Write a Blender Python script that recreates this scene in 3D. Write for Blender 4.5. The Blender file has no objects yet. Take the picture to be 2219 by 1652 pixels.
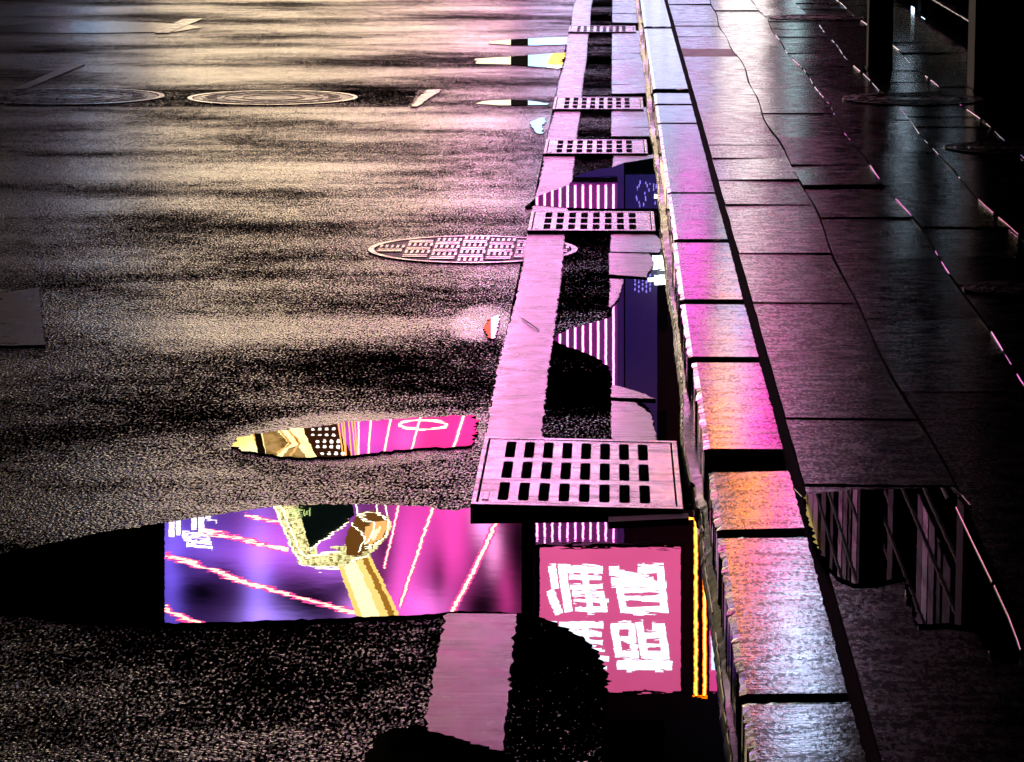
import bpy, bmesh, math, random
from mathutils import Vector, Matrix
from mathutils.geometry import tessellate_polygon
random.seed(7)
R = math.radians
scn = bpy.context.scene
COL = scn.collection

# ------------------------------------------------------------------ camera
W0, H0 = 2219.0, 1651.8            # layout units: the photograph drawn 2219 wide
F = 7193.0
PITCH, YAW, HC = R(9.75), R(1.735), 1.45
cd = bpy.data.cameras.new('camera')
cam = bpy.data.objects.new('camera', cd); COL.objects.link(cam)
cd.sensor_fit = 'HORIZONTAL'; cd.sensor_width = 36.0; cd.lens = 36.0 * F / W0
cd.clip_start = 0.05; cd.clip_end = 1500
cam.location = (0, 0, HC)
cam.rotation_euler = (math.pi / 2 - PITCH, 0, YAW)
cd.dof.use_dof = False
scn.camera = cam
CM = Matrix.Rotation(YAW, 3, 'Z') @ Matrix.Rotation(math.pi / 2 - PITCH, 3, 'X')

# ------------------------------------------------------------------ world: night sky, no sun
w = bpy.data.worlds.new('World'); scn.world = w; w.use_nodes = True
wn = w.node_tree; bg = wn.nodes['Background']
sky = wn.nodes.new('ShaderNodeTexSky'); sky.sky_type = 'NISHITA'; sky.sun_disc = False
sky.sun_elevation = R(-6); sky.sun_rotation = R(180)
wn.links.new(sky.outputs[0], bg.inputs[0]); bg.inputs[1].default_value = 0.006
scn.view_settings.view_transform = 'Standard'; scn.view_settings.look = 'None'
scn.view_settings.exposure = 0.0; scn.view_settings.gamma = 1.0
scn.cycles.use_denoising = True
scn.cycles.max_bounces = 6; scn.cycles.glossy_bounces = 4; scn.cycles.diffuse_bounces = 2
scn.cycles.sample_clamp_indirect = 6.0
scn.cycles.caustics_reflective = True

# ------------------------------------------------------------------ geometry helpers
def ray(px, py):
    return CM @ Vector(((px - W0 / 2) / F, -(py - H0 / 2) / F, -1.0))
def G(px, py, z=0.0):
    d = ray(px, py); t = (z - HC) / d.z
    return Vector((d.x * t, d.y * t, z))
def gx(px, py, z=0.0): return G(px, py, z).x
def Q(px, py, D):
    """real point on the upright plane Y=D that still water mirrors at this spot"""
    d = ray(px, py); t = D / d.y
    return Vector((d.x * t, D, -(HC + d.z * t)))

class MB:
    def __init__(s): s.v = []; s.f = []
    def poly(s, pts, flip=False):
        n = len(s.v); s.v += [tuple(p) for p in pts]
        idx = list(range(n, n + len(pts)))
        s.f.append(idx[::-1] if flip else idx)
    def box(s, x0, x1, y0, y1, z0, z1):
        n = len(s.v)
        s.v += [(x0,y0,z0),(x1,y0,z0),(x1,y1,z0),(x0,y1,z0),(x0,y0,z1),(x1,y0,z1),(x1,y1,z1),(x0,y1,z1)]
        for q in ((0,3,2,1),(4,5,6,7),(0,1,5,4),(1,2,6,5),(2,3,7,6),(3,0,4,7)): s.f.append([n+i for i in q])
    def prism(s, pts, z0, z1, zt=None):
        """outline pts (x,y) from z0 to z1; zt(x,y) may tilt the top"""
        n = len(s.v); m = len(pts)
        a = sum(pts[i][0]*pts[(i+1)%m][1]-pts[(i+1)%m][0]*pts[i][1] for i in range(m))
        if a < 0: pts = pts[::-1]
        s.v += [(p[0], p[1], z0) for p in pts]
        s.v += [(p[0], p[1], z1 if zt is None else zt(p[0], p[1])) for p in pts]
        for i in range(m):
            j = (i+1) % m; s.f.append([n+i, n+j, n+m+j, n+m+i])
        tri = tessellate_polygon([[Vector((p[0], p[1], 0)) for p in pts]])
        for t in tri:
            A, B, C_ = [Vector((pts[k][0], pts[k][1])) for k in t]
            if (B-A).cross(C_-A) < 0: t = t[::-1]
            s.f.append([n+m+k for k in t])
    def slab(s, pts, t):
        """upright outline: pts are points on a plane Y=const, thickness t away from the camera"""
        n = len(s.v); m = len(pts)
        s.v += [tuple(p) for p in pts]; s.v += [(p[0], p[1]+t, p[2]) for p in pts]
        for i in range(m):
            j = (i+1) % m; s.f.append([n+i, n+j, n+m+j, n+m+i])
        tri = tessellate_polygon([[Vector((p[0], p[2], 0)) for p in pts]])
        for tt in tri:
            s.f.append([n+k for k in tt]); s.f.append([n+m+k for k in tt])
    def tube(s, pts, r, seg=8):
        for a, b in zip(pts[:-1], pts[1:]):
            a, b = Vector(a), Vector(b); d = (b-a).normalized()
            u = d.orthogonal().normalized(); v = d.cross(u); n = len(s.v)
            for P in (a, b):
                for k in range(seg):
                    th = 2*math.pi*k/seg; s.v.append(tuple(P + r*(math.cos(th)*u + math.sin(th)*v)))
            for k in range(seg):
                j = (k+1) % seg; s.f.append([n+k, n+j, n+seg+j, n+seg+k])
            s.f.append([n+k for k in range(seg)][::-1]); s.f.append([n+seg+k for k in range(seg)])
    def disc(s, cx, cy, r0, r1, z, seg=64, zlow=None):
        n = len(s.v)
        for k in range(seg):
            th = 2*math.pi*k/seg; c, sn = math.cos(th), math.sin(th)
            s.v.append((cx+r1*c, cy+r1*sn, z)); s.v.append((cx+r0*c, cy+r0*sn, z))
            s.v.append((cx+r1*c, cy+r1*sn, zlow if zlow is not None else z-0.02))
            s.v.append((cx+r0*c, cy+r0*sn, zlow if zlow is not None else z-0.02))
        for k in range(seg):
            a, b = n+4*k, n+4*((k+1) % seg)
            s.f.append([a, b, b+1, a+1]); s.f.append([a, a+2, b+2, b]); s.f.append([a+1, b+1, b+3, a+3])
    def build(s, name, mat, parent=None, bevel=0, **tags):
        me = bpy.data.meshes.new(name); me.from_pydata(s.v, [], s.f); me.validate(); me.update()
        o = bpy.data.objects.new(name, me); COL.objects.link(o)
        if mat: me.materials.append(mat)
        if parent: o.parent = parent
        if bevel:
            m = o.modifiers.new('bevel', 'BEVEL'); m.width = bevel; m.segments = 2; m.limit_method = 'ANGLE'; m.angle_limit = R(50)
        for k, v in tags.items(): o[k] = v
        return o
def root(name, loc, label, cat, group=None):
    o = bpy.data.objects.new(name, None); COL.objects.link(o); o.location = loc; o.empty_display_size = .1
    o['label'] = label; o['category'] = cat
    if group: o['group'] = group
    return o
def put(o, mb_or_none=None): return o

def jag(pts, amp, step=0.012, seed=1):
    """ragged outline: subdivide ground polygon and push its vertices about"""
    rnd = random.Random(seed); out = []
    m = len(pts)
    for i in range(m):
        a, b = Vector(pts[i][:2]), Vector(pts[(i+1) % m][:2])
        if isinstance(amp, (list, tuple)): A = amp[i]
        else: A = amp
        L = (b-a).length; n = max(1, int(L/step)) if A > 0 else 1
        nrm = Vector((-(b-a).y, (b-a).x))
        if nrm.length > 0: nrm.normalize()
        for k in range(n):
            t = k/n; p = a.lerp(b, t)
            if k: p += nrm*rnd.gauss(0, A) 
            out.append((p.x, p.y))
    return out
def smooth(pts, it=2):
    for _ in range(it):
        q = []
        for i in range(len(pts)):
            a, b = pts[i], pts[(i+1) % len(pts)]
            q.append((.75*a[0]+.25*b[0], .75*a[1]+.25*b[1])); q.append((.25*a[0]+.75*b[0], .25*a[1]+.75*b[1]))
        pts = q
    return pts

# ------------------------------------------------------------------ materials
def newmat(name):
    m = bpy.data.materials.new(name); m.use_nodes = True
    nt = m.node_tree; p = nt.nodes['Principled BSDF']
    return m, nt, p
def N(nt, t, **kw):
    n = nt.nodes.new(t)
    for k, v in kw.items():
        if k in n.inputs: n.inputs[k].default_value = v
        else: setattr(n, k, v)
    return n
def coord(nt, sx=1, sy=1, sz=1):
    g = nt.nodes.new('ShaderNodeNewGeometry'); m = nt.nodes.new('ShaderNodeMapping')
    m.inputs['Scale'].default_value = (sx, sy, sz); nt.links.new(g.outputs['Position'], m.inputs['Vector'])
    return m.outputs['Vector']
def noise(nt, vec, scale, detail=2.0, rough=.5):
    n = N(nt, 'ShaderNodeTexNoise', Scale=scale, Detail=detail, Roughness=rough); nt.links.new(vec, n.inputs['Vector'])
    return n.outputs['Fac']
def ramp(nt, fac, stops):
    r = nt.nodes.new('ShaderNodeValToRGB'); e = r.color_ramp.elements
    while len(e) > 1: e.remove(e[-1])
    for i, (pos, c) in enumerate(stops):
        c = (c, c, c, 1) if isinstance(c, (int, float)) else (*c, 1)
        if i == 0: e[0].position = pos; e[0].color = c
        else:
            q = e.new(pos); q.color = c
    nt.links.new(fac, r.inputs[0]); return r.outputs[0]
def bump(nt, h, dist, prev=None, strength=1.0):
    b = N(nt, 'ShaderNodeBump', Distance=dist, Strength=strength); nt.links.new(h, b.inputs['Height'])
    if prev: nt.links.new(prev, b.inputs['Normal'])
    return b.outputs['Normal']
def math2(nt, op, a, b):
    n = nt.nodes.new('ShaderNodeMath'); n.operation = op
    for i, q in enumerate((a, b)):
        if isinstance(q, (int, float)): n.inputs[i].default_value = q
        else: nt.links.new(q, n.inputs[i])
    return n.outputs[0]

def mat_asphalt(name='wet_asphalt', base=.007, grain=.0009, rlo=.10, rhi=.16, ior=1.5, wave=.006, spec=.5, wet=True, lo_=.62, hi_=.90, dryk=1.0):
    m, nt, p = newmat(name)
    v = coord(nt)
    vo = N(nt, 'ShaderNodeTexVoronoi', Scale=120.0); nt.links.new(v, vo.inputs['Vector'])
    stone = ramp(nt, vo.outputs['Distance'], [(0, 1), (.35, .85), (.8, 0)])
    mid = noise(nt, coord(nt, 1, .6, 1), 38, 3, .6)
    lo = noise(nt, coord(nt, .45, 1.3, 1), 1.8, 4)           # drawn out across the street
    lo2 = noise(nt, coord(nt, .4, 2.2, 1), 3.3, 2)
    b = bump(nt, lo, wave)
    if wave: b = bump(nt, lo2, wave*.3, b)
    b = bump(nt, mid, grain*.8, b); b = bump(nt, stone, grain, b)
    nt.links.new(b, p.inputs['Normal'])
    c = ramp(nt, vo.outputs['Color'], [(0, base*.5), (1, base*1.8)])
    nt.links.new(c, p.inputs['Base Color'])
    p.inputs['IOR'].default_value = ior
    # water film on some stones only; how much of the road it covers drifts in bands
    if wet:
        f1 = noise(nt, coord(nt, 1, .30, 1), 175, 2, .6)
        f2 = noise(nt, coord(nt, 1, .35, 1), 62, 2, .6)
        band = noise(nt, coord(nt, .55, 1.0, 1), 1.0, 8, .66)
        f3 = noise(nt, coord(nt, 1, .3, 1), 21, 3, .6)
        s_ = math2(nt, 'ADD', math2(nt, 'MULTIPLY', f1, 1.15), math2(nt, 'MULTIPLY', f2, .25))
        s_ = math2(nt, 'ADD', s_, math2(nt, 'MULTIPLY', math2(nt, 'SUBTRACT', band, .5), 1.1))
        g = nt.nodes.new('ShaderNodeNewGeometry'); sp = nt.nodes.new('ShaderNodeSeparateXYZ'); nt.links.new(g.outputs['Position'], sp.inputs[0])
        dry = ramp(nt, math2(nt, 'DIVIDE', sp.outputs['Y'], 12.0), [(.0, 0), (.40, .0), (.44, .05*dryk), (.55, .065*dryk), (.66, .03), (1, 0)])
        s_ = math2(nt, 'ADD', s_, math2(nt, 'MULTIPLY', math2(nt, 'SUBTRACT', f3, .5), .22))
        s_ = math2(nt, 'SUBTRACT', s_, dry)
        for (px, py, rx, y0_, y1_, k) in ((760, 949, 300, 885, 1010, .34), (1040, 700, 70, 660, 750, .2)):   # damp ground around standing water
            c0 = G(px, py); a_ = abs(G(px+rx, py).x-c0.x); b_ = abs(G(px, y0_).y-G(px, y1_).y)/2
            dx = math2(nt, 'DIVIDE', math2(nt, 'SUBTRACT', sp.outputs['X'], c0.x), a_); dy = math2(nt, 'DIVIDE', math2(nt, 'SUBTRACT', sp.outputs['Y'], c0.y), b_)
            rr_ = math2(nt, 'SQRT', math2(nt, 'ADD', math2(nt, 'MULTIPLY', dx, dx), math2(nt, 'MULTIPLY', dy, dy)), 0)
            s_ = math2(nt, 'ADD', s_, ramp(nt, rr_, [(.55, k), (.8, k*.6), (1.0, 0)]))
        film = ramp(nt, s_, [(lo_, 0), (hi_, 1)])
        nt.links.new(ramp(nt, film, [(0, .5), (.5, rhi), (1, rlo)]), p.inputs['Roughness'])
        nt.links.new(ramp(nt, film, [(0, .0), (.25, spec*.15), (1, spec)]), p.inputs['Specular IOR Level'])
    else:
        p.inputs['Roughness'].default_value = rhi; p.inputs['Specular IOR Level'].default_value = spec
    return m
ASPH = mat_asphalt()
TAR = mat_asphalt('dull_tar', base=.004, grain=.0016, rhi=.2, spec=.4, wave=.0, lo_=.84, hi_=1.05, dryk=.3)
ASPHW = mat_asphalt('soaked_asphalt', lo_=.42, hi_=.62, dryk=.2)
def mat_water(name, rip=.0, scale=30, sx=1, sy=1, rough=.0, col=.002):
    m, nt, p = newmat(name)
    p.inputs['Base Color'].default_value = (col, col, col*1.1, 1); p.inputs['Roughness'].default_value = rough
    p.inputs['IOR'].default_value = 1.5
    if rip:
        v = coord(nt, sx, sy, 1); nt.links.new(bump(nt, noise(nt, v, scale, 2.5), rip), p.inputs['Normal'])
    return m
CALM = mat_water('still_water', .00003, 9)
RIPPLE = mat_water('rippled_water', .000032, 15, 1.0, 1.0)
def mat_stone(name, base, rlo, rhi, grain=.0006, gs=90, wave=.006, spec=.5, stretch=1.0, ior=1.5, spk=0, smear=0, lo_=.66, rip=0):
    m, nt, p = newmat(name); p.inputs['IOR'].default_value = ior
    v = coord(nt); vs = coord(nt, 1, stretch, 1)
    n1 = noise(nt, vs, gs, 4, .6); n2 = noise(nt, v, 3.0, 3); n3 = noise(nt, v, 14, 5, .65)
    b = bump(nt, n2, wave); b = bump(nt, n3, wave*.12, b); b = bump(nt, n1, grain, b)
    if rip: b = bump(nt, noise(nt, coord(nt, .3, 1, 1), 42, 3, .6), rip, b)
    nt.links.new(b, p.inputs['Normal'])
    nt.links.new(ramp(nt, n3, [(.3, tuple(x*.55 for x in base)), (.7, base)]), p.inputs['Base Color'])
    nt.links.new(ramp(nt, n3, [(.35, rlo), (.65, rhi)]), p.inputs['Roughness'])
    p.inputs['Specular IOR Level'].default_value = spec
    if spk:
        f = noise(nt, coord(nt, 1, .4, 1), 130, 3, .65); f2 = noise(nt, coord(nt, .8, 1.6, 1), 16, 5, .65)
        q = math2(nt, 'ADD', math2(nt, 'MULTIPLY', f, .8), math2(nt, 'MULTIPLY', f2, .7))
        nt.links.new(ramp(nt, q, [(lo_, spec*(1-spk)), (lo_+.09, spec)]), p.inputs['Specular IOR Level'])
    if smear:
        f = noise(nt, coord(nt, .16, 2.2, 1), 16, 4, .7); f2 = noise(nt, coord(nt, .7, .7, 1), 9, 4, .6)
        q = math2(nt, 'ADD', math2(nt, 'MULTIPLY', f, .6), math2(nt, 'MULTIPLY', f2, .4))
        nt.links.new(ramp(nt, q, [(.40, spec*(1-smear)), (.54, spec)]), p.inputs['Specular IOR Level'])
        nt.links.new(ramp(nt, q, [(.40, tuple(x*.3 for x in base)), (.52, base)]), p.inputs['Base Color'])
    return m
KERB = mat_stone('wet_granite', (.12, .12, .12), .05, .12, .00022, 85, .0010, ior=2.3, spk=.97, lo_=.68, rip=.00022)
PAVE = mat_stone('wet_paver', (.025, .025, .025), .10, .2, .0005, 85, .001, ior=2.0, spk=.97, lo_=.74)
PAINT = mat_stone('worn_road_paint', (.5, .49, .49), .16, .28, .00012, 160, .0008, stretch=2.5, ior=2.0, smear=.75)
GUTT = mat_stone('gutter_concrete', (.5, .5, .51), .12, .22, .00015, 120, .0008, stretch=2, ior=2.0, smear=.4)
IRON = mat_stone('wet_cast_iron', (.8, .78, .8), .15, .3, .0002, 130, .001, smear=.3); IRON.node_tree.nodes['Principled BSDF'].inputs['Metallic'].default_value = .75
HAUNCH = mat_stone('kerb_face', (.42, .38, .24), .2, .35, .0008, 40, .004, stretch=.4, ior=1.7)  # olive base colour of the kerb haunch
def plain(name, col, rough=.5, metal=0, spec=.5, bscale=0, bdist=0):
    m, nt, p = newmat(name)
    v = coord(nt); n = noise(nt, v, 7, 4)
    nt.links.new(ramp(nt, n, [(.3, tuple(c*.75 for c in col)), (.7, col)]), p.inputs['Base Color'])
    p.inputs['Roughness'].default_value = rough; p.inputs['Metallic'].default_value = metal
    p.inputs['Specular IOR Level'].default_value = spec
    if bscale: nt.links.new(bump(nt, noise(nt, v, bscale, 3), bdist), p.inputs['Normal'])
    return m
BLACK = plain('black_metal', (.004, .004, .004), .5, spec=.15)
PIT = plain('pit_dark', (.002, .002, .002), .9, spec=.0)
DARKWALL = plain('dark_render', (.012, .012, .013), .9, spec=.0)
GROUND = plain('bare_ground', (.02, .02, .02), .9)
WETSEAM = plain('seam_water', (.3, .3, .3), .12, 1.0)
SOIL = plain('joint_dirt', (.006, .006, .006), .8, spec=.15)
def emit(name, col, s, var=0, vscale=1.0):
    m, nt, p = newmat(name)
    p.inputs['Base Color'].default_value = (.02, .02, .02, 1)
    p.inputs['Emission Strength'].default_value = s
    if var:
        n = noise(nt, coord(nt), vscale, 3)
        nt.links.new(ramp(nt, n, [(.3, tuple(c*(1-var) for c in col)), (.7, col)]), p.inputs['Emission Color'])
    else: p.inputs['Emission Color'].default_value = (*col, 1)
    return m

# ================================================================== ground, road, gutter
XS0, XS1 = -.288*1.0, -.160     # painted line
XG = -.004                      # street side of the pale gutter band
XK = .194                       # kerb face
XF = .170                       # foot of the cement haunch, nearer the street
def foot(y): return .183 if y < 6.75 else (.176 if y < 7.0 else XF)
ZK = .13
mb = MB(); mb.poly([(-300, -40, -.6), (300, -40, -.6), (300, 600, -.6), (-300, 600, -.6)])
mb.build('ground', GROUND, kind='structure')

# drain grates: (x0,y0) far-left, near-right in layout units
GR = [(1050, 953, 1487, 1100), (1158, 456, 1418, 498), (1190, 301, 1415, 331), (1204, 209, 1410, 235), (1243, 55, 1378, 68)]
gr = []
for (xl, yt, xr, yb) in GR:
    yf, yn = G(1330, yt, .02).y, G(1330, yb, .02).y
    gr.append((-.292, .152, yn, yf))
spans = []; y = 2.0
for (x0, x1, yn, yf) in gr:
    spans.append((y, yn)); y = yf
spans.append((y, 46.0))
XR = -.296
mb = MB(); mb.poly([(-40, -10, 0), (XR, -10, 0), (XR, 46, 0), (-40, 46, 0)])
mb.poly([(-40, 46, 0), (40, 46, 0), (40, 140, 0), (-40, 140, 0)])
mb.build('road', ASPH, kind='structure')
mb = MB()
for a, b in spans: mb.poly([(XR, a, 0), (XK+.04, a, 0), (XK+.04, b, 0), (XR, b, 0)])
for (x0, x1, yn, yf) in gr: mb.poly([(x1+.012, yn, 0), (XK+.04, yn, 0), (XK+.04, yf, 0), (x1+.012, yf, 0)])
mb.build('gutter', TAR, kind='structure')
mb = MB()
for (x0, x1, yn, yf) in gr:
    mb.poly([(XR, yn, -.3), (x1+.012, yn, -.3), (x1+.012, yf, -.3), (XR, yf, -.3)])
    for (p, q) in (((XR, yn), (XR, yf)), ((XR, yf), (x1+.012, yf)), ((x1+.012, yf), (x1+.012, yn)), ((x1+.012, yn), (XR, yn))):
        mb.poly([(p[0], p[1], -.3), (q[0], q[1], -.3), (q[0], q[1], -.001), (p[0], p[1], -.001)])
mb.build('drain_pit', PIT, kind='structure')

# painted edge line, broken by the grates, with worn edges
def stripe(name, x0, x1, a, b, z, mat, seed, amp=.0022, parent=None, tilt=0):
    rnd = random.Random(seed); n = max(2, int((b-a)/.02)); L = []; Rr = []
    wob = rnd.uniform(-.006, .006)
    for k in range(n+1):
        y = a+(b-a)*k/n
        dx = .006*math.sin(y*1.7+seed)+wob
        L.append((x0+dx+rnd.gauss(0, amp), y)); Rr.append((x1+dx*.5+rnd.gauss(0, amp), y))
    m = MB(); m.prism(L+Rr[::-1], .0005, z)
    return m.build(name, mat, parent, kind='structure')
stripe('edge_line', XS0, XS1-.004, G(1020, 1640).y, G(1050, 1338).y, .007, PAINT, 1)
for i, (a, b) in enumerate(spans[1:]):
    stripe('edge_line', XS0, XS1, a+.012, b-.012, .007, PAINT, 3+i)

# pale concrete gutter band, in slabs
band_cuts = [868, 838, 640, 598, 547, 505]
def gslab(pts, seed, z=.009, tilt=0.0):
    P = [G(x, y, z)[:2] for x, y in pts]
    cy = sum(p[1] for p in P)/len(P)
    m = MB(); m.prism(jag(P, .0018, .015, seed), .0003, z, (lambda x, y: z+(y-cy)*tilt) if tilt else None)
    return m.build('gutter_slab', GUTT, kind='structure')
gslab([(1325, 869), (1375, 872), (1408, 895), (1414, 915), (1426, 962), (1345, 962), (1325, 948)], 11, .012)
gslab([(1326, 833), (1352, 840), (1385, 850), (1421, 864), (1325, 861)], 12, .012)
gslab([(1323, 604), (1352, 606), (1338, 650), (1320, 668)], 13, .011)
gslab([(1320, 549), (1408, 551), (1417, 570), (1400, 600), (1320, 594)], 14, .012, .004)
gslab([(1325, 506), (1420, 508), (1440, 530), (1428, 548), (1322, 546)], 15, .010, -.004)
gslab([(1330, 336), (1425, 336), (1418, 342), (1352, 353), (1327, 362)], 16, .010)
def slabrow(y0, y1, n, seed):
    rnd = random.Random(seed); a, b = G(1330, y1).y, G(1330, y0).y
    cuts = sorted([a, b]+[a+(b-a)*(k+rnd.uniform(-.2, .2))/n for k in range(1, n)])
    for i, (p, q) in enumerate(zip(cuts[:-1], cuts[1:])):
        m = MB(); t = rnd.uniform(-.006, .006); t2 = rnd.uniform(-.02, .02); c = (p+q)/2; z = .010
        pts = jag([(XG, p+.004), (XK-.012, p+.004), (XK-.012, q-.004), (XG, q-.004)], [.001, .004, .001, .0015], .02, seed*10+i)
        m.prism(pts, .0003, z, lambda x, y: z+(y-c)*t+(x-.08)*t2)
        m.build('gutter_slab', GUTT, kind='structure')
slabrow(237, 300, 3, 21); slabrow(70, 207, 10, 22); slabrow(-60, 53, 8, 23)

# far lane marks on the left
def mark(pts, seed, mat=PAINT, z=.006, amp=.0025):
    m = MB(); m.prism(jag([G(x, y)[:2] for x, y in pts], amp, .02, seed), .0004, z); m.build('lane_mark', mat, kind='structure')
DIMP = mat_stone('old_grey_paint', (.16, .17, .18), .24, .4, .0005, 120, .004)
mark([(-160, 668), (84, 627), (97, 752), (-160, 756)], 31, DIMP)
mark([(30, 195), (128, 152), (184, 142), (58, 194)], 32, DIMP)
mark([(-50, 232), (-6, 208), (14, 205), (-20, 228)], 33, DIMP)
mark([(335, 73), (395, 43), (440, 42), (365, 73)], 34)
mark([(889, 233), (925, 197), (958, 196), (905, 233)], 35, amp=.006)

# darker repair patches in the road
m = MB(); m.prism(jag([G(x, y)[:2] for x, y in ((-200, 193), (905, 197), (885, 231), (-200, 231))], .006, .05, 41), .0002, .002)
m.build('road_patch', mat_asphalt('patch_asphalt', .005, .0012, rhi=.2, spec=.4, lo_=.76, hi_=.98, dryk=0), kind='structure')

# ================================================================== puddles (water sheets with ragged shorelines)
def puddle(pts, mat, seed, z=.004, amp=.004, step=.015, sm=0, xy=False):
    P = [tuple(p[:2]) for p in pts] if xy else [tuple(G(x, y)[:2]) for x, y in pts]
    if sm: P = smooth(P, sm)
    mm = MB(); mm.prism(jag(P, amp, step, seed), .0002, z)
    return mm.build('puddle', mat, kind='structure')
def kx(y): return 1330+(foot(G(1500, y).y)+.004)/1.45*(y+410)
# near puddle under the big grate
near = [(-60, 1228), (0, 1205), (120, 1180), (240, 1155), (355, 1138), (480, 1119), (590, 1102), (700, 1097), (800, 1098), (900, 1101), (985, 1112), (1022, 1103),
        (1030, 1117), (1250, 1117), (1420, 1117), (1500, 1110), (kx(1110), 1110), (kx(1300), 1300), (kx(1500), 1500), (kx(1700), 1700),
        (1308, 1700), (1305, 1640), (1312, 1560), (1320, 1490), (1316, 1462), (1300, 1425), (1275, 1398), (1240, 1375), (1210, 1358), (1180, 1345), (1130, 1334),
        (1050, 1330), (980, 1331), (940, 1336), (700, 1346), (500, 1353), (350, 1355), (200, 1352), (90, 1338), (0, 1328), (-60, 1326)]
puddle(near, RIPPLE, 51, .0045, .0035, .012)
# gutter puddles
puddle([(1138, 452), (1170, 428), (1215, 412), (1233, 405), (1243, 390), (1262, 380), (1300, 371), (1330, 366), (1345, 356), (1385, 348), (kx(338), 338), (kx(457), 457),
        (1290, 457), (1215, 454), (1165, 449)], CALM, 52, .0085, .0022, .02)
puddle([(1427, 500), (kx(500), 500), (kx(965), 965), (1423, 965), (1411, 900), (1395, 880), (1330, 870), (1328, 836), (1322, 802), (1290, 778), (1255, 764), (1215, 750), (1200, 741),
        (1212, 729), (1240, 716), (1290, 703), (1325, 692), (1330, 650), (1345, 606), (1322, 602), (1322, 545), (1405, 547), (1412, 530), (1432, 525)], CALM, 53, .0060, .0025, .02)
# mid puddle left of the line
puddle([(505, 968), (512, 954), (545, 945), (600, 938), (700, 926), (800, 915), (930, 908), (1022, 903), (1032, 905), (1022, 968), (990, 971), (900, 975), (820, 985), (740, 993), (640, 995), (560, 986), (522, 978)],
       CALM, 54, .004, .006, .015)
puddle([(760, 1700), (800, 1635), (812, 1612), (850, 1590), (905, 1580), (925, 1592), (1000, 1612), (1110, 1648), (1110, 1700)], CALM, 55, .0078, .005, .01)
puddle([(1048, 712), (1060, 694), (1078, 686), (1083, 686), (1072, 737), (1060, 735)], CALM, 56, .004, .003, .01)
puddle([(1062, 96), (1064, 91), (1110, 87), (1180, 83), (1238, 81), (1236, 97), (1165, 100), (1110, 99)], CALM, 57, .004, .008, .05)
puddle([(1030, 139), (1030, 129), (1110, 124), (1180, 118), (1225, 116), (1214, 150), (1170, 147), (1100, 141)], CALM, 58, .004, .008, .05)
puddle([(1030, 226), (1060, 220), (1110, 218), (1140, 219), (1190, 226), (1185, 229), (1080, 230)], CALM, 59, .004, .006, .05)
puddle([(1148, 268), (1165, 259), (1182, 256), (1172, 292), (1160, 288)], CALM, 60, .004, .006, .03)
puddle([(-60, 62), (100, 50), (250, 48), (330, 50), (410, 55), (436, 61), (380, 70), (200, 73), (-60, 72)], mat_water('dull_water', .0008, 14, 1, 1, .22), 61, .004, .006, .05)

# ================================================================== cast iron drain grates
def make_grate(x0, x1, yn, yf, label, tilt=0.0, z=.020, hwk=.29, hhk=.42):
    t = root('drain_grate', ((x0+x1)/2, (yn+yf)/2, 0), label, 'drain grate', 'drain grates set in the gutter')
    hx, hy = (x1-x0)/2, (yf-yn)/2
    zt = lambda x: z+tilt*x
    # frame
    m = MB(); wv = .012
    for (a, b, c, d) in ((-hx, hx, -hy, -hy+.022), (-hx, hx, hy-.022, hy), (-hx, -hx+wv, -hy+.022, hy-.022), (hx-wv, hx, -hy+.022, hy-.022)):
        m.prism([(a, c), (b, c), (b, d), (a, d)], -.06, z, lambda x, y: zt(x)+.001)
    m.build('frame', IRON, t, bevel=.0015)
    # grid plate with 8 x 3 long rounded slots
    m = MB(); ax, bx = -hx+wv+.004, hx-wv-.004; ay, by = -hy+.028, hy-.028
    ml, mr = .028, .042
    cw = (bx-ax-ml-mr)/8; ch = (by-ay)/3
    def cell(cx0, cx1, cy0, cy1, hw, hh):
        cx, cy = (cx0+cx1)/2, (cy0+cy1)/2; r = min(hw, hh)*.45; ho = []
        for q, (sx, sy) in enumerate(((1, 1), (-1, 1), (-1, -1), (1, -1))):
            for k in range(4):
                th = math.pi/2*(q+k/3)
                ho.append((cx+sx*(hw-r)+r*math.cos(th), cy+sy*(hh-r*2.5)+r*2.5*math.sin(th)))
        cor = [(cx1, cy1), (cx0, cy1), (cx0, cy0), (cx1, cy0)]
        n = len(m.v)
        for (x, y) in ho: m.v.append((x, y, zt(x)))
        for (x, y) in ho: m.v.append((x, y, zt(x)-.045))
        for (x, y) in cor: m.v.append((x, y, zt(x)))
        H = len(ho)
        for k in range(H):
            j = (k+1) % H; m.f.append([n+k, n+H+k, n+H+j, n+j])
        for q in range(4):
            c = n+2*H+q
            for k in range(3): m.f.append([c, n+q*4+k, n+q*4+k+1][::1])
            j = (q+1) % 4
            m.f.append([c, n+q*4+3, n+j*4, n+2*H+j])
    for i in range(8):
        for j in range(3):
            X0 = ax+ml+i*cw; Y0 = ay+j*ch
            cell(X0, X0+cw, Y0, Y0+ch, cw*hwk, ch*hhk)
    for (a, b) in ((ax, ax+ml), (bx-mr, bx)):
        m.poly([(a, ay, zt(a)), (b, ay, zt(b)), (b, by, zt(b)), (a, by, zt(a))])
    m.build('grid', IRON, t)
    m = MB(); m.box(ax+.006, ax+.020, ay+.02, ay+.10, zt(ax)-.004, zt(ax)+.0015)
    m.build('lifting_lug', IRON, t, bevel=.001)
    return t
GL = ['large iron drain grate nearest the camera, raised above the big colourful puddle',
      'iron drain grate beside the patterned manhole cover, at the edge of the striped reflection puddle',
      'iron drain grate just beyond the puddle that mirrors the pink stripes, third along the gutter',
      'iron drain grate level with the two dark manhole covers in the road patch',
      'smallest and most distant iron drain grate in the gutter near the top of the photo']
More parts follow.
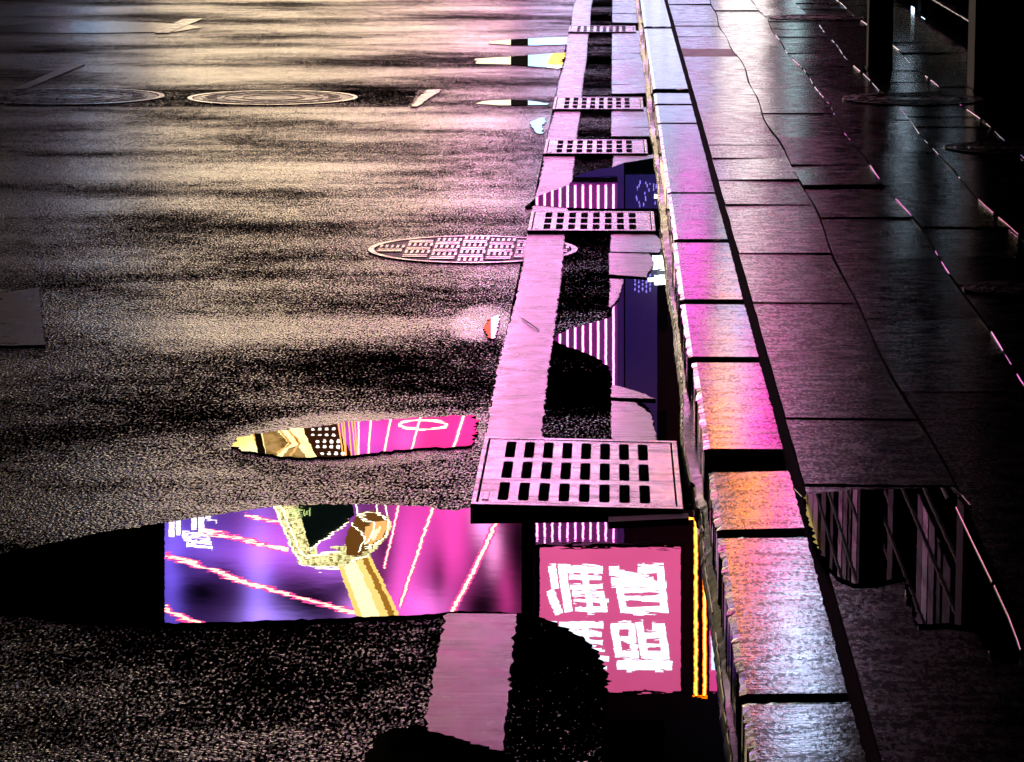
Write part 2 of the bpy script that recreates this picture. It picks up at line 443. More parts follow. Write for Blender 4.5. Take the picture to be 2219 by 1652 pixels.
for g, l, tl in zip(gr, GL, (-.018, 0, 0.004, 0, 0)): make_grate(*g, l, tl, *((.021, .265, .405) if g is gr[0] else (.016,)))

PIRONX = mat_stone('tarnished_iron', (.02, .02, .02), .35, .5, .002, 60, .001, spec=.2)
# ================================================================== manhole covers
def make_manhole(cx, cy, r, z, label, rings=False, mat=None, grp='round manhole covers'):
    mat = mat or IRON
    t = root('manhole_cover', (cx, cy, 0), label, 'manhole cover', grp)
    m = MB(); m.disc(0, 0, r*.945, r, z, 96, -.002); m.build('rim', IRON if rings and mat.name != 'black_wet_iron' else mat, t)
    m = MB(); m.disc(0, 0, 0.001, r*.93, z-.002, 96, -.002)
    if rings:
        for q in (.82, .6, .38): m.disc(0, 0, r*q-.012, r*q, z+.001, 72, z-.003)
        for k in range(24):
            th = 2*math.pi*k/24
            m.prism([((r*a)*math.cos(th+d), (r*a)*math.sin(th+d)) for a, d in ((.66, -.02), (.78, -.02), (.78, .02), (.66, .02))], z-.003, z+.001)
        m.build('plate', mat, t); return t
    m.build('plate', PIRONX, t)
    m = MB(); c = .092; n = int(r/c)+1
    for i in range(-n, n+1):
        for j in range(-n, n+1):
            x, y = i*c, j*c+(.5*c if i % 2 else 0)
            if math.hypot(abs(x)+c*.42, abs(y)+c*.42) > r*.93: 
                if math.hypot(x, y) > r*.88: continue
                m.box(x-c*.25, x+c*.25, y-c*.25, y+c*.25, z-.003, z+.001); continue
            if (i+j) % 2:
                for k in range(5):
                    xx = x-c*.42+k*c*.2; m.box(xx, xx+c*.1, y-c*.40, y+c*.40, z-.003, z+.0015)
            else:
                for s in (-1, 1): m.box(x-c*.44, x+c*.44, y+s*c*.22-c*.13, y+s*c*.22+c*.13, z-.003, z+.001)
    m.build('tread_pattern', mat, t)
    return t
c = G(1025, 542); rr = abs(G(1253, 542).x-G(799, 542).x)/2
make_manhole(c.x, c.y, rr, .0045, 'patterned manhole cover half painted over by the edge line, beside the second grate')
DIRON = mat_stone('dark_wet_iron', (.05, .055, .05), .2, .36, .001, 60, .006)
c = G(591, 213.5); rr = abs(G(775, 213).x-G(407, 213).x)/2
make_manhole(c.x, c.y, rr, .0065, 'dark wet manhole cover with bright rim, right one of the pair in the road patch', True, DIRON)
c = G(150, 211); make_manhole(c.x, c.y, rr*1.12, .0065, 'manhole cover with a bluish sheen, left one of the pair in the road patch', True, DIRON)
PIRON = mat_stone('black_wet_iron', (.012, .012, .012), .15, .4, .002, 30, .002, spec=.3)
for (x, y, a, b, l) in ((1978, 216, 1820, 2137, 'black manhole cover in the pavement beside the dark glass front'),
                        (2180, 322, 2040, 2320, 'black manhole cover at the right edge of the photo, beyond the pavement seams'),
                        (2190, 628, 2085, 2300, 'black manhole cover at the right edge, nearest of the pavement ones'),
                        (1770, 39, 1665, 1880, 'black manhole cover in the pavement by the base of the far post')):
    c = G(x, y, ZK); rr = abs(G(b, y, ZK).x-G(a, y, ZK).x)/2
    t = make_manhole(c.x, c.y, rr*.96, .006, l, True, PIRON, 'pavement manhole covers'); t.location.z = ZK

# ================================================================== kerb stones
XK1 = gx(1690, 950, ZK)
ks = [(1900, 1519, 'dark kerb stone at the bottom edge of the photo'),
      (1507, 1163, 'long kerb stone shining pink, orange and white beside the big puddle'),
      (1150, 1020, 'short orange-lit kerb stone just below the wide black gap, level with the big grate'),
      (978, 781, 'kerb stone glowing orange and magenta above the wide black gap'),
      (777, 656, 'kerb stone with magenta left side and blue-white right side'),
      (649, 526, 'magenta-lit kerb stone next to the start of the long gutter puddle'),
      (521, 418, 'cream-lit kerb stone beside the second drain grate'),
      (416, 270, 'long pale blue kerb stone beside the puddle mirroring pink stripes'),
      (267, 228, 'small bluish kerb stone between two narrow seams near the third grate'),
      (226, 201, 'very short pale kerb stone, below the thick dark joint'),
      (196, 60, 'long pale kerb stone running above the thick dark joint'),
      (58, -60, 'farthest kerb stone at the top edge of the photo')]
rnd = random.Random(5)
for i, (yn, yf, lab) in enumerate(ks):
    a, b = G(1500, yn, ZK).y, G(1500, yf, ZK).y
    m = MB(); tx, ty = (.018, .018, .030, 0, 0, .003, .002, .0, .003, -.003, .002, 0)[i], rnd.uniform(-.004, .004); c = (a+b)/2
    xk = XK+(.004, .004, .003, .002, -.006, -.006, 0, 0, 0, 0, 0, 0)[i]
    # lay a fine grid so that the worn top can be tilted and dented
    NX = 14; NY = max(4, int((b-a)/.02))
    for jx in range(NX+1):
        for jy in range(NY+1):
            x = xk+(XK1-xk)*jx/NX; yy = a+(b-a)*jy/NY
            e = min(jx, NX-jx)
            ex = (.0022*math.sin(yy*31+i)*math.sin(yy*7.3)+rnd.gauss(0, .0009)) if jx == 0 else (rnd.gauss(0, .001) if e == 0 else 0)
            ey = rnd.gauss(0, .003) if jy in (0, NY) else 0
            zz = ZK+(x-.25)*tx+(yy-c)*ty-(.003 if jx == 0 else 0)-(.003 if jy in (0, NY) else 0)
            m.v.append((x+ex, yy+ey, zz))
    for jx in range(NX):
        for jy in range(NY):
            q = jx*(NY+1)+jy; m.f.append([q, q+NY+1, q+NY+2, q+1])
    # sides
    def side(ids):
        n = len(m.v)
        for k in ids: vx = m.v[k]; m.v.append((vx[0], vx[1], .0 if vx[0] < .2 else .03))
        for k in range(len(ids)-1): m.f.append([ids[k], ids[k+1], n+k+1, n+k])
    side([j for j in range(NY+1)]); side([NX*(NY+1)+j for j in range(NY+1)])
    side([j*(NY+1) for j in range(NX+1)]); side([j*(NY+1)+NY for j in range(NX+1)])
    o = m.build('kerb_stone', KERB, label=lab, category='kerb stone', group='kerb stones along the gutter')
m = MB(); m.box(XK+.006, XK1+.04, 2, 46, -.02, ZK-.03); m.build('kerb_bedding', SOIL, kind='structure')
# cement haunch along the foot of the kerb: a low sloping lip with broken edge
m = MB(); rnd = random.Random(9); yy = 3.0; n = 0; line = []
while yy < 30:
    xf = foot(yy)-.004*math.sin(yy*1.3)-.002*math.sin(yy*5.1+1)+rnd.gauss(0, .0006)
    if 6.75 < yy < 9: xf -= .008*math.exp(-((yy-7.6)/.6)**2)
    zt = .030+.006*math.sin(yy*2.3)
    m.v += [(xf-.002, yy, .0), (xf+.001, yy, .012), (xf+.008, yy, .024), (XK+.006, yy, zt)]
    line.append((xf+.006, yy, .0225+.002*math.sin(yy*4)))
    if n:
        a = 4*(n-1)
        for q in range(3): m.f.append([a+q, a+q+1, a+q+5, a+q+4])
    n += 1; yy += .03
m.build('kerb_haunch', HAUNCH, kind='structure')
m = MB(); k = 0; rs = random.Random(4)
while k < len(line)-40:
    L = rs.randint(12, 45); m.tube(line[k:k+L], .0024, 6); k += L+rs.randint(1, 6)
m.build('wet_lip', WETSEAM, kind='structure')

# ================================================================== pavement
cols = [XK1+.022, gx(1985, 905, ZK), gx(1859, 320, ZK)-.0, gx(2039, 260, ZK), gx(2120, 262, ZK), 2.25]
cols[3] = gx(1979, 275, ZK); cols[4] = gx(2114, 255, ZK)
j1 = [9, 48, 56, 80, 106, 123, 151, 182, 206, 244, 262, 291, 314, 341, 390, 442, 548, 655, 745, 905, 1048, 2000]
j2 = [22, 55, 71, 98, 117, 156, 191, 246, 300, 354, 403, 470, 562, 685, 850, 1110, 1500, 2000]
def rowsY(js): return sorted(G(1500, j, ZK).y for j in js)
def rndrows(seed, lo=.4, hi=.8):
    r = random.Random(seed); y = 3.0; o = []
    while y < 46: o.append(y); y += r.uniform(lo, hi)
    return o
R1, R2 = rowsY(j1), rowsY(j2)
rows = [R1, R2, rndrows(3), rndrows(4), rndrows(5)]
RED = mat_stone('red_paver', (.55, .10, .05), .3, .45, .0008, 110, .004)
tiles = {0: MB(), 1: MB()}
rnd = random.Random(12)
def wav(i, y):   # the seams wander because the pavers have shifted
    return .010*math.sin(y*1.1+i*1.3)+.006*math.sin(y*2.9+i)
for i in range(5):
    ys = list(rows[i])
    while ys[-1] < 45: ys.append(ys[-1]+rnd.uniform(.5, .9))
    for k, (a, b) in enumerate(zip(ys[:-1], ys[1:])):
        g1, g2 = (.004, .004)
        if rnd.random() < .18: g2 = .012
        red = (i == 0 and abs((G(1500, 123, ZK).y+G(1500, 106, ZK).y)/2-(a+b)/2) < .1)
        M = tiles[1 if red else 0]
        tx, ty = rnd.gauss(0, .008), rnd.gauss(0, .006); dz = rnd.gauss(0, .0012); cx, cy = (cols[i]+cols[i+1])/2, (a+b)/2
        near_p = i in (0, 1) and b < 6.75
        if near_p: tx = ty = 0; dz = -.003
        L = []; Rr = []; n = 6
        for q in range(n+1):
            y = a+g1+(b-g2-a-g1)*q/n
            wl = 0 if i == 0 else wav(i, y); wr = wav(i+1, y) if i < 4 else 0
            L.append((cols[i]+wl+.003+rnd.gauss(0, .0006), y)); Rr.append((cols[i+1]+wr-.003+rnd.gauss(0, .0006), y))
        M.prism(L+Rr[::-1], ZK-.03, ZK, lambda x, y: ZK+dz+(x-cx)*tx+(y-cy)*ty)
tiles[0].build('pavement', PAVE, kind='structure'); tiles[1].build('red_paving', RED, kind='structure')
m = MB(); rs = random.Random(77)
for i in (2, 3, 4):
    yy = 5.5
    while yy < 30:
        L = rs.uniform(.05, .5)
        if rs.random() < .55:
            q = [(cols[i]+wav(i, yy+L*k/4), yy+L*k/4, ZK+.0005) for k in range(5)]
            m.tube(q, rs.uniform(.0016, .003), 8)
        yy += L+rs.uniform(.02, .25)
for pts in ([(2062, 1057), (2085, 1075), (2103, 1096)], [(2072, 1100), (2110, 1180), (2150, 1262)], [(2155, 1270), (2185, 1335), (2204, 1385), (2212, 1410)], [(1721, 1060), (1738, 1078)]):
    m.tube([tuple(G(x, y, ZK+.003)) for x, y in pts], .0017, 8)
m.build('wet_seam', WETSEAM, kind='structure')
m = MB(); m.poly([(XK1, 2, ZK-.014), (40, 2, ZK-.014), (40, 46, ZK-.014), (XK1, 46, ZK-.014)]); m.build('pavement_bedding', SOIL, kind='structure')
m = MB(); m.poly([(2.25, 2, ZK), (40, 2, ZK), (40, 46, ZK), (2.25, 46, ZK)]); m.build('pavement', PAVE, kind='structure')
# pavement puddle with the mirrored facade
def pz(pts, mat, seed, z, amp=.003, step=.015):
    mm = MB(); mm.prism(jag([tuple(G(x, y, z)[:2]) for x, y in pts], amp, step, seed), ZK-.012, z); return mm.build('puddle', mat, kind='structure')
pz([(1745, 1072), (1800, 1066), (1860, 1060), (1960, 1059), (2055, 1057), (2085, 1090), (2140, 1200), (2190, 1310), (2218, 1400), (2205, 1425), (2150, 1420), (2120, 1362), (2060, 1350), (1990, 1352),
    (1960, 1250), (1900, 1262), (1850, 1265), (1810, 1245), (1775, 1190), (1750, 1120)], CALM, 81, ZK+.002)
#pz([(1690, 300), (1730, 288), (1740, 330), (1735, 365), (1705, 362), (1693, 330)], CALM, 82, ZK+.005, .002)
#pz([(1655, 70), (1700, 66), (1705, 74), (1665, 78)], CALM, 83, ZK+.005, .002)

# bits on the ground
m = MB(); p0, p1 = G(1318, 1120, .012), G(1492, 1112, .012)
m.prism([(p0.x, p0.y-.05), (p1.x, p1.y-.05), (p1.x, p1.y+.0), (p0.x, p0.y+.0)], .004, .012)
o = m.build('metal_strip', BLACK, bevel=.001, label='dark flat metal strip lying in the puddle below the big grate', category='metal strip')
m = MB(); a, b = G(1131, 690, .01), G(1168, 716, .01); c = (a+b)/2+Vector((.0012, 0, .001))
m.tube([a, c, b], .0016, 6); m.build('straw', plain('pale_straw', (.5, .45, .35), .4), label='thin bent straw lying on the pale edge line', category='straw')

# ================================================================== posts and glass front on the right
def post(xa, xb, yb, label):
    a, b = G(xa, yb, ZK), G(xb, yb, ZK); wd = b.x-a.x
    t = root('post', (a.x+wd/2, a.y+wd/2, ZK), label, 'post', 'black posts on the pavement')
    m = MB(); m.box(-wd/2, wd/2, -wd/2, wd/2, .006, 3.4); m.build('shaft', BLACK, t, bevel=.003)
    m = MB(); m.box(-wd/2-.006, wd/2+.006, -wd/2-.006, wd/2+.006, 0, .006); m.build('base_plate', BLACK, t)
    return t
post(1881, 1934, 150, 'slim black square post standing alone on the pavement')
post(2110, 2250, 200, 'wide black square post standing in front of the dark glass front')

# arcade on the right: dark glass front below, ribbed cladding above
XA = 2.06
ar = root('arcade_building', (XA, 10, 0), 'dark arcade building with a glass front and ribbed panels along the pavement', 'building')
def sub(mb, name, mat, par=None, **k):
    par = par or ar
    o = mb.build(name, mat, par, **k); o.matrix_parent_inverse = Matrix.Translation(-par.location); return o
GLASS = plain('black_glass', (.004, .005, .006), .04, spec=.5)
RIB = mat_stone('ribbed_panel', (.42, .30, .28), .25, .4, .0006, 60, .003)
RAIL = plain('steel_rail', (.35, .36, .38), .25, 1.0, bscale=30, bdist=.004)
m = MB(); m.box(XA+.29, XA+6, 8, 36, ZK, 12); m.box(XA+.05, XA+.288, 8, 36, 3.155, 12); sub(m, 'wall', DARKWALL)
yy = 8.0
while yy < 36: m = MB(); m.box(XA+.24, XA+.28, yy+.13, yy+1.5, ZK+.08, 3.1); yy += 1.5; sub(m, 'window', GLASS)
yy = 8.0
while yy < 36:
    m = MB(); m.box(XA, XA+.26, yy, yy+.12, ZK, 3.15); sub(m, 'blocking_pier', DARKWALL); yy += 1.5  # piers added to block grazing reflections in the recessed glass
m = MB(); rnd = random.Random(3); yy = 8.0
while yy < 36:
    L = rnd.uniform(.1, .5); m.box(XA-.012, XA+.05, yy, yy+L, ZK+.1205, ZK+.126+rnd.uniform(0, .006)); yy += L+rnd.uniform(.004, .03)
sub(m, 'sill', RAIL)
m = MB(); m.box(XA-.014, XA+.235, 8, 36, ZK+.001, ZK+.12); sub(m, 'plinth', DARKWALL)
def arcY(x): return 7193*XA/(x-1330)
RIBS = [RIB, mat_stone('ribbed_panel_brown', (.16, .09, .07), .35, .5, .0006, 50, .003), mat_stone('ribbed_panel_dark', (.06, .045, .045), .4, .6, .0006, 60, .003)]
rnd = random.Random(21)
for i, (xa, xb, k) in enumerate([(1752, 1765, 0), (1766, 1778, 0), (1780, 1790, 0), (1791, 1801, 0), (1808, 1818, 2), (1832, 1838, 2), (1850, 1858, 0), (1859, 1868, 1), (1872, 1876, 2), (1879, 1889, 0), (1890, 1901, 1), (1903, 1913, 0), (1914, 1924, 1),
                                 (1958, 1963, 2), (1966, 1974, 2), (2026, 2037, 1), (2038, 2050, 0), (2051, 2064, 1), (2078, 2086, 2), (2090, 2107, 2)]):
    m = MB(); ya, yb = arcY(xb), arcY(xa); m.box(XA-.05-rnd.uniform(0, .02), XA+.048, ya, yb, 3.2, 11); sub(m, 'panel', RIBS[k])
for i in range(7):
    m = MB(); z = 3.8+i*.42; m.tube([(XA-.02, arcY(1956), z), (XA-.02, arcY(1920), z)], .012, 6); sub(m, 'rail', RIB)
for i in range(6):
    m = MB(); z = 2.9+i*.35; m.tube([(XA-.03, arcY(2084), z), (XA-.03, arcY(2020), z)], .012, 6); sub(m, 'rail', RIB)
for X_, sl in ((1.94, .300), (1.94, .318), (1.94, .345), (1.94, .382), (1.94, .425), (1.90, .455)):
    z = X_/sl-1.32; m = MB(); m.tube([(X_, 10, z), (X_, 36, z)], .012, 6); sub(m, 'rail', BLACK)
    m = MB(); m.tube([(X_-.014, 10, z-.008), (X_-.014, 36, z-.008)], .005, 6); sub(m, 'rail', RIB)
m = MB(); m.tube([(XA-.09, 31.0, 5.75), (XA-.09, 35.2, 5.75)], .02, 6); sub(m, 'light_strip', emit('strip_yellow', (1, .75, .2), 1.2))
for (xa, xb, y0, y1, s) in ((1962, 1992, 330, 392, .5), (2012, 2020, 60, 130, .5), (1990, 1996, 10, 120, .5), (2080, 2095, 470, 520, .35), (2150, 2163, 560, 600, .3)):
    ya, yb = arcY(xb), arcY(xa); m = MB()
    za = Q(xa, y0, ya).z; zb = Q(xa, y1, ya).z
    m.box(XA-.06, XA-.055, ya, yb, min(za, zb), max(za, zb)); sub(m, 'lit_window', emit('lit_blue', (.6, .8, 1), s*7))

# ================================================================== the far end of the street: mirrored screens and signs, plus added lights
D = 80.0
def block(name, x0, x1, ytop, D, depth, label, mat=DARKWALL, cat='building', floors=6):
    a, b = Q(x0, 0, D), Q(x1, 0, D); H = Q(x0, ytop, D).z
    t = root(name, ((a.x+b.x)/2, D, 0), label, cat)
    m = MB(); m.box(a.x, b.x, D+.4, D+depth, 0, H); o = sub(m, 'wall', mat, t)
    m = MB(); m.box(a.x, b.x, D+.3, D+depth, H+.003, H+.4); sub(m, 'parapet', mat, t)
    w_ = b.x-a.x; n = max(2, int(w_/3.2))
    for i in range(n):
        for f in range(floors):
            xx = a.x+(i+.5)*w_/n; z = H*(f+.55)/floors; m = MB()
            m.box(xx-w_/n*.3, xx+w_/n*.3, D+.37, D+.395, z-H/floors*.25, z+H/floors*.25); sub(m, 'window', GLASS, t)
    return t
def rect(x0, y0, x1, y1, D): return [Q(x0, y0, D), Q(x1, y0, D), Q(x1, y1, D), Q(x0, y1, D)]
def poly(pts, D): return [Q(x, y, D) for x, y in pts]
def line_poly(pts, wd):
    L, Rr = [], []
    for i, p in enumerate(pts):
        a = Vector(pts[max(0, i-1)]); b = Vector(pts[min(len(pts)-1, i+1)]); d = (b-a).normalized(); n = Vector((-d.y, d.x))*wd/2
        L.append((p[0]+n.x, p[1]+n.y)); Rr.append((p[0]-n.x, p[1]-n.y))
    return L+Rr[::-1]
block('tower', -1500, 352, 2300, D, 25, 'dark unlit tower left of the big coloured screen')
block('screen_building', 356, 1150, 1700, D, 25, 'dark building carrying the big coloured video screen')
block('sign_building', 1156, 1900, 1800, D-6, 25, 'dark building with pink striped front and pink lettered sign')
# ---- LED screen
sc_ = root('video_screen', Q(740, 1100, D), 'huge video screen glowing blue, violet and magenta with a golden object', 'video screen')
mS, nt, p = newmat('screen_picture')
p.inputs['Base Color'].default_value = (.02, .02, .02, 1)
at_ = N(nt, 'ShaderNodeAttribute'); at_.attribute_name = 'picture'
nt.links.new(at_.outputs['Color'], p.inputs['Emission Color']); p.inputs['Emission Strength'].default_value = 3.8
GLOWS = [(372, 1250, 26, 120, .20, .12, 1.0, .8), (560, 1290, 30, 170, .34, .20, 1.0, .9), (600, 1340, 70, 30, .40, .25, 1.0, .8), (640, 1165, 95, 55, .62, .10, .80, .8), (560, 1210, 130, 40, .35, .10, .75, .6),
         (420, 1180, 90, 60, .16, .08, .75, .5), (725, 1245, 50, 40, .50, .14, .85, .6), (765, 1320, 26, 50, .70, .25, .95, .9), (700, 1120, 60, 40, .55, .08, .6, .5),
         (870, 1290, 45, 110, .95, .10, .62, .9), (900, 1150, 55, 80, .80, .05, .42, .7), (985, 1180, 38, 120, .95, .06, .46, .8), (1045, 1130, 20, 45, 1.0, .35, .80, 1.0), (1070, 1190, 18, 50, 1.0, .30, .70, .9),
         (1100, 1290, 22, 70, .70, .04, .30, .7), (930, 1320, 45, 40, 1.0, .20, .80, .8), (950, 935, 130, 60, 1.0, .02, .20, 1.0), (880, 955, 26, 40, .8, .12, .5, .5), (790, 950, 60, 60, .50, .06, .5, .8),
         (1040, 920, 60, 60, .8, .01, .14, .8), (1000, 1060, 120, 50, .9, .04, .36, .8), (500, 1000, 200, 80, .3, .1, .8, .6)]
DARKS = [(438, 1285, 62, 40, .95), (672, 1305, 62, 42, .95), (480, 1240, 30, 25, .6), (740, 1275, 40, 25, .7), (835, 1190, 22, 50, .7), (1042, 1315, 42, 42, .9), (1125, 1180, 26, 160, .9), (815, 1255, 30, 30, .7), (950, 1250, 16, 60, .5), (400, 1225, 40, 22, .6)]
NX, NY = 130, 100; x0, x1, y0, y1 = 357, 1130, 870, 1470
me = bpy.data.meshes.new('display'); vs = []; cs = []
for jx in range(NX+1):
    for jy in range(NY+1):
        x = x0+(x1-x0)*jx/NX; y = y0+(y1-y0)*jy/NY; vs.append(tuple(Q(x, y, D)))
        t = (x-357)/773; c = [.03+.05*t, .012, .10-.05*t]
        for (cx, cy, rx, ry, cr, cg, cb, a) in GLOWS:
            g = a*math.exp(-((x-cx)/rx)**2*.9-((y-cy)/ry)**2*.9); c[0] += g*cr; c[1] += g*cg; c[2] += g*cb
        for (cx, cy, rx, ry, a) in DARKS:
            g = 1-a*math.exp(-((x-cx)/rx)**2-((y-cy)/ry)**2); c = [q*g for q in c]
        cs += [c[0], c[1], c[2], 1]
me.from_pydata(vs, [], [[a, a+1, a+NY+2, a+NY+1] for a in (jx*(NY+1)+jy for jx in range(NX) for jy in range(NY))])
ca = me.color_attributes.new('picture', 'FLOAT_COLOR', 'POINT'); ca.data.foreach_set('color', cs); me.materials.append(mS)
dob = bpy.data.objects.new('display', me); COL.objects.link(dob); dob.parent = sc_; dob.matrix_parent_inverse = Matrix.Translation(-sc_.location)
m = MB(); m.slab(rect(352, 866, 1134, 1474, D+.02), .3); sub(m, 'casing', BLACK, sc_)
m = MB()
for r_ in ((350, 1470, 1136, 1484), (350, 856, 1136, 870), (350, 870, 356.5, 1470), (1130.5, 870, 1136, 1470)): m.slab(rect(*r_, D-.02), .3)
sub(m, 'frame', BLACK, sc_)
HOT = emit('neon_hot', (1, .55, .35), 9.0); HALO = emit('neon_halo', (1, .08, .35), 4.0)
lines = [([(358, 1205), (385, 1212), (420, 1222), (480, 1245), (540, 1266), (600, 1282), (660, 1300), (700, 1310), (740, 1322), (790, 1332)], 7),
         ([(358, 1318), (372, 1330), (410, 1345), (450, 1360), (520, 1380)], 8), ([(430, 1150), (480, 1160), (520, 1168), (560, 1178), (625, 1193)], 6),
         ([(530, 1118), (560, 1124), (608, 1132)], 5), ([(868, 1070), (862, 1105), (850, 1160), (832, 1230)], 4),
         ([(950, 1060), (935, 1112), (918, 1160), (895, 1230), (865, 1318)], 6), ([(1095, 1085), (1078, 1125), (1056, 1175), (1030, 1230), (1003, 1282), (978, 1328)], 8),
         ([(777, 890), (777, 990)], 4), ([(805, 890), (798, 990)], 5), ([(850, 890), (832, 985)], 5), ([(915, 890), (891, 978)], 5), ([(1010, 885), (982, 975)], 6)]
m1, m2 = MB(), MB()
for pts, wd in lines:
    m1.slab(poly(line_poly(pts, wd*1.9), D-.01), .009); m2.slab(poly(line_poly(pts, wd*.8), D-.02), .009)
ring = [(917+52*math.cos(t*math.pi/16), 921+10*math.sin(t*math.pi/16)) for t in range(33)]
m2.slab(poly(line_poly(ring, 5), D-.02), .009)
sub(m1, 'neon_glow', HALO, sc_); sub(m2, 'neon_line', HOT, sc_)
def gold(name, c0, c1, s, sc=3.0):
    mm, nt, p = newmat(name); p.inputs['Base Color'].default_value = (.02, .02, .02, 1)
    n = noise(nt, coord(nt, 1.0, 1, 2.2), sc, 4, .7)
    nt.links.new(ramp(nt, n, [(.40, c0), (.56, c1)]), p.inputs['Emission Color']); p.inputs['Emission Strength'].default_value = s
    return mm
GOLD = gold('gold_light', (1, .62, .16), (1, .86, .40), 4.5, .6); GOLDB = gold('gold_brown', (.55, .16, .02), (1, .52, .16), 3.2, 1.2)
BRONZE = gold('bronze', (.22, .10, .02), (.62, .36, .12), 2.4, 1.6)
LACE = gold('gold_lace', (.10, .07, .0), (1, .9, .42), 4.5, 11.0); DKG = emit('screen_dark_green', (.005, .02, .015), .6)
def strip(f0, f1, mat, name, z):
    L = [(735, 1232), (752, 1280), (770, 1330), (786, 1376)]; Rr = [(800, 1205), (832, 1268), (864, 1336), (884, 1376)]
    a = [(l[0]+(q[0]-l[0])*f0, l[1]+(q[1]-l[1])*f0) for l, q in zip(L, Rr)]; b = [(l[0]+(q[0]-l[0])*f1, l[1]+(q[1]-l[1])*f1) for l, q in zip(L, Rr)]
    m = MB(); m.slab(poly(a+b[::-1], D-z), .009); sub(m, name, mat, sc_)
strip(0, .14, emit('tube_edge', (1, .66, .18), 4.0), 'golden_tube', .03)
strip(.14, .55, emit('tube_light', (1, .86, .42), 5.5), 'golden_tube', .031)
strip(.55, .76, emit('tube_mid', (1, .66, .20), 4.2), 'golden_tube', .032)
strip(.76, .92, emit('tube_shade', (.55, .24, .03), 2.4), 'amber_shade', .033)
strip(.92, 1.02, emit('tube_rim', (1, .60, .15), 4.5), 'golden_tube', .034)
m = MB(); m.slab(poly([(586, 1085), (640, 1085), (655, 1120), (672, 1160), (690, 1200), (760, 1180), (842, 1120), (850, 1142), (835, 1170), (800, 1206), (770, 1216), (735, 1232), (690, 1231), (645, 1218), (622, 1172)], D-.035), .009); sub(m, 'golden_ring', LACE, sc_)
m = MB()
for pts in ([(590, 1085), (612, 1140), (634, 1190), (655, 1226)], [(604, 1085), (626, 1140), (650, 1195), (668, 1212)], [(655, 1226), (690, 1233), (735, 1233)], [(668, 1205), (700, 1200), (738, 1196)],
            [(672, 1192), (700, 1170), (730, 1152), (756, 1130)], [(772, 1118), (800, 1112), (826, 1117), (842, 1128)], [(842, 1128), (838, 1160), (812, 1182), (790, 1190)], [(815, 1085), (818, 1112)], [(832, 1085), (840, 1120)],
            [(762, 1136), (792, 1166)], [(778, 1122), (812, 1136)], [(792, 1166), (776, 1200)], [(812, 1136), (806, 1160), (790, 1184)], [(760, 1216), (800, 1204)], [(770, 1085), (774, 1112), (788, 1128)]):
    m.slab(poly(line_poly(pts, 2.4), D-.07), .009)
sub(m, 'gold_highlight', emit('gold_white', (1, .93, .6), 9), sc_)
m = MB(); m.slab(poly([(640, 1075), (760, 1075), (768, 1118), (745, 1140), (672, 1192), (660, 1150)], D-.04), .009); sub(m, 'dark_gem', DKG, sc_)
m = MB(); m.slab(poly([(748, 1168), (760, 1136), (782, 1112), (812, 1108), (836, 1120), (843, 1140), (832, 1165), (806, 1188), (780, 1204), (752, 1208)], D-.045), .009); sub(m, 'amber_shade', emit('amber_deep', (.30, .11, .02), 1.6), sc_)
m = MB(); m.slab(poly([(788, 1166), (792, 1146), (812, 1134), (838, 1132), (840, 1146), (828, 1164), (804, 1182), (790, 1184)], D-.048), .009); sub(m, 'amber_shade', emit('amber_light', (1, .50, .16), 3.4), sc_)
m = MB(); m.slab(poly([(800, 1166), (808, 1150), (826, 1142), (822, 1156), (808, 1170)], D-.051), .009); sub(m, 'gold_highlight', emit('amber_white', (1, .78, .42), 5), sc_)
m = MB(); m.slab(poly([(430, 880), (655, 880), (672, 930), (690, 995), (560, 1000), (430, 960)], D-.03), .009); sub(m, 'golden_tube', GOLD, sc_)
m = MB()
for pts in ([(550, 940), (562, 980)], [(600, 925), (630, 962), (600, 985)], [(622, 930), (650, 962), (628, 990)]): m.slab(poly(line_poly(pts, 5), D-.04), .009)
sub(m, 'amber_shade', GOLDB, sc_)
m = MB(); m.slab(poly([(566, 925), (592, 925), (625, 960), (596, 992), (578, 992)], D-.035), .009); m.slab(poly([(628, 972), (645, 966), (664, 992), (610, 992)], D-.035), .009); sub(m, 'bronze_shade', BRONZE, sc_)
m = MB(); m.slab(poly([(549, 925), (562, 925), (578, 995), (560, 995)], D-.045), .009); sub(m, 'dark_facet', emit('facet_black', (.03, .015, 0), .6), sc_)
m = MB()
for x in (733, 741, 748, 757, 764, 771): m.slab(poly(line_poly([(x-4, 890), (x+rnd.uniform(2, 12), 990)], 2.6), D-.055), .009)
sub(m, 'amber_line', emit('amber_hot', (1, .35, .08), 6), sc_)
m = MB(); m.slab(poly([(652, 885), (722, 885), (732, 930), (770, 1000), (690, 1000), (660, 940)], D-.05), .009); sub(m, 'dark_gem', emit('screen_brown', (.12, .03, .01), 1.0), sc_)
m = MB()
for i in range(4):
    for j in range(6):
        cx, cy = 668+i*15+j*5+(j % 2)*5, 918+j*13
        m.slab(poly([(cx+4.5*math.cos(k*math.pi/3), cy+3.2*math.sin(k*math.pi/3)) for k in range(6)], D-.06), .009)
sub(m, 'white_dot', emit('dot_white', (1, .95, .85), 5), sc_)
# white glyph strokes at the screen's left
m = MB()
for r_ in ((366, 1100, 378, 1164), (382, 1100, 391, 1162), (415, 1092, 426, 1150), (430, 1092, 442, 1150)): m.slab(rect(*r_, D-.06), .009)
for r_ in ((395, 1152, 452, 1156), (395, 1160, 455, 1165), (398, 1169, 458, 1174), (404, 1178, 460, 1184), (445, 1120, 470, 1124), (390, 1112, 414, 1116)):
    m.slab(poly([(r_[0], r_[1]), (r_[2], r_[1]+8), (r_[2], r_[3]+8), (r_[0], r_[3])], D-.062), .009)
sub(m, 'lettering', emit('glyph_white', (1, .85, 1), 8), sc_)
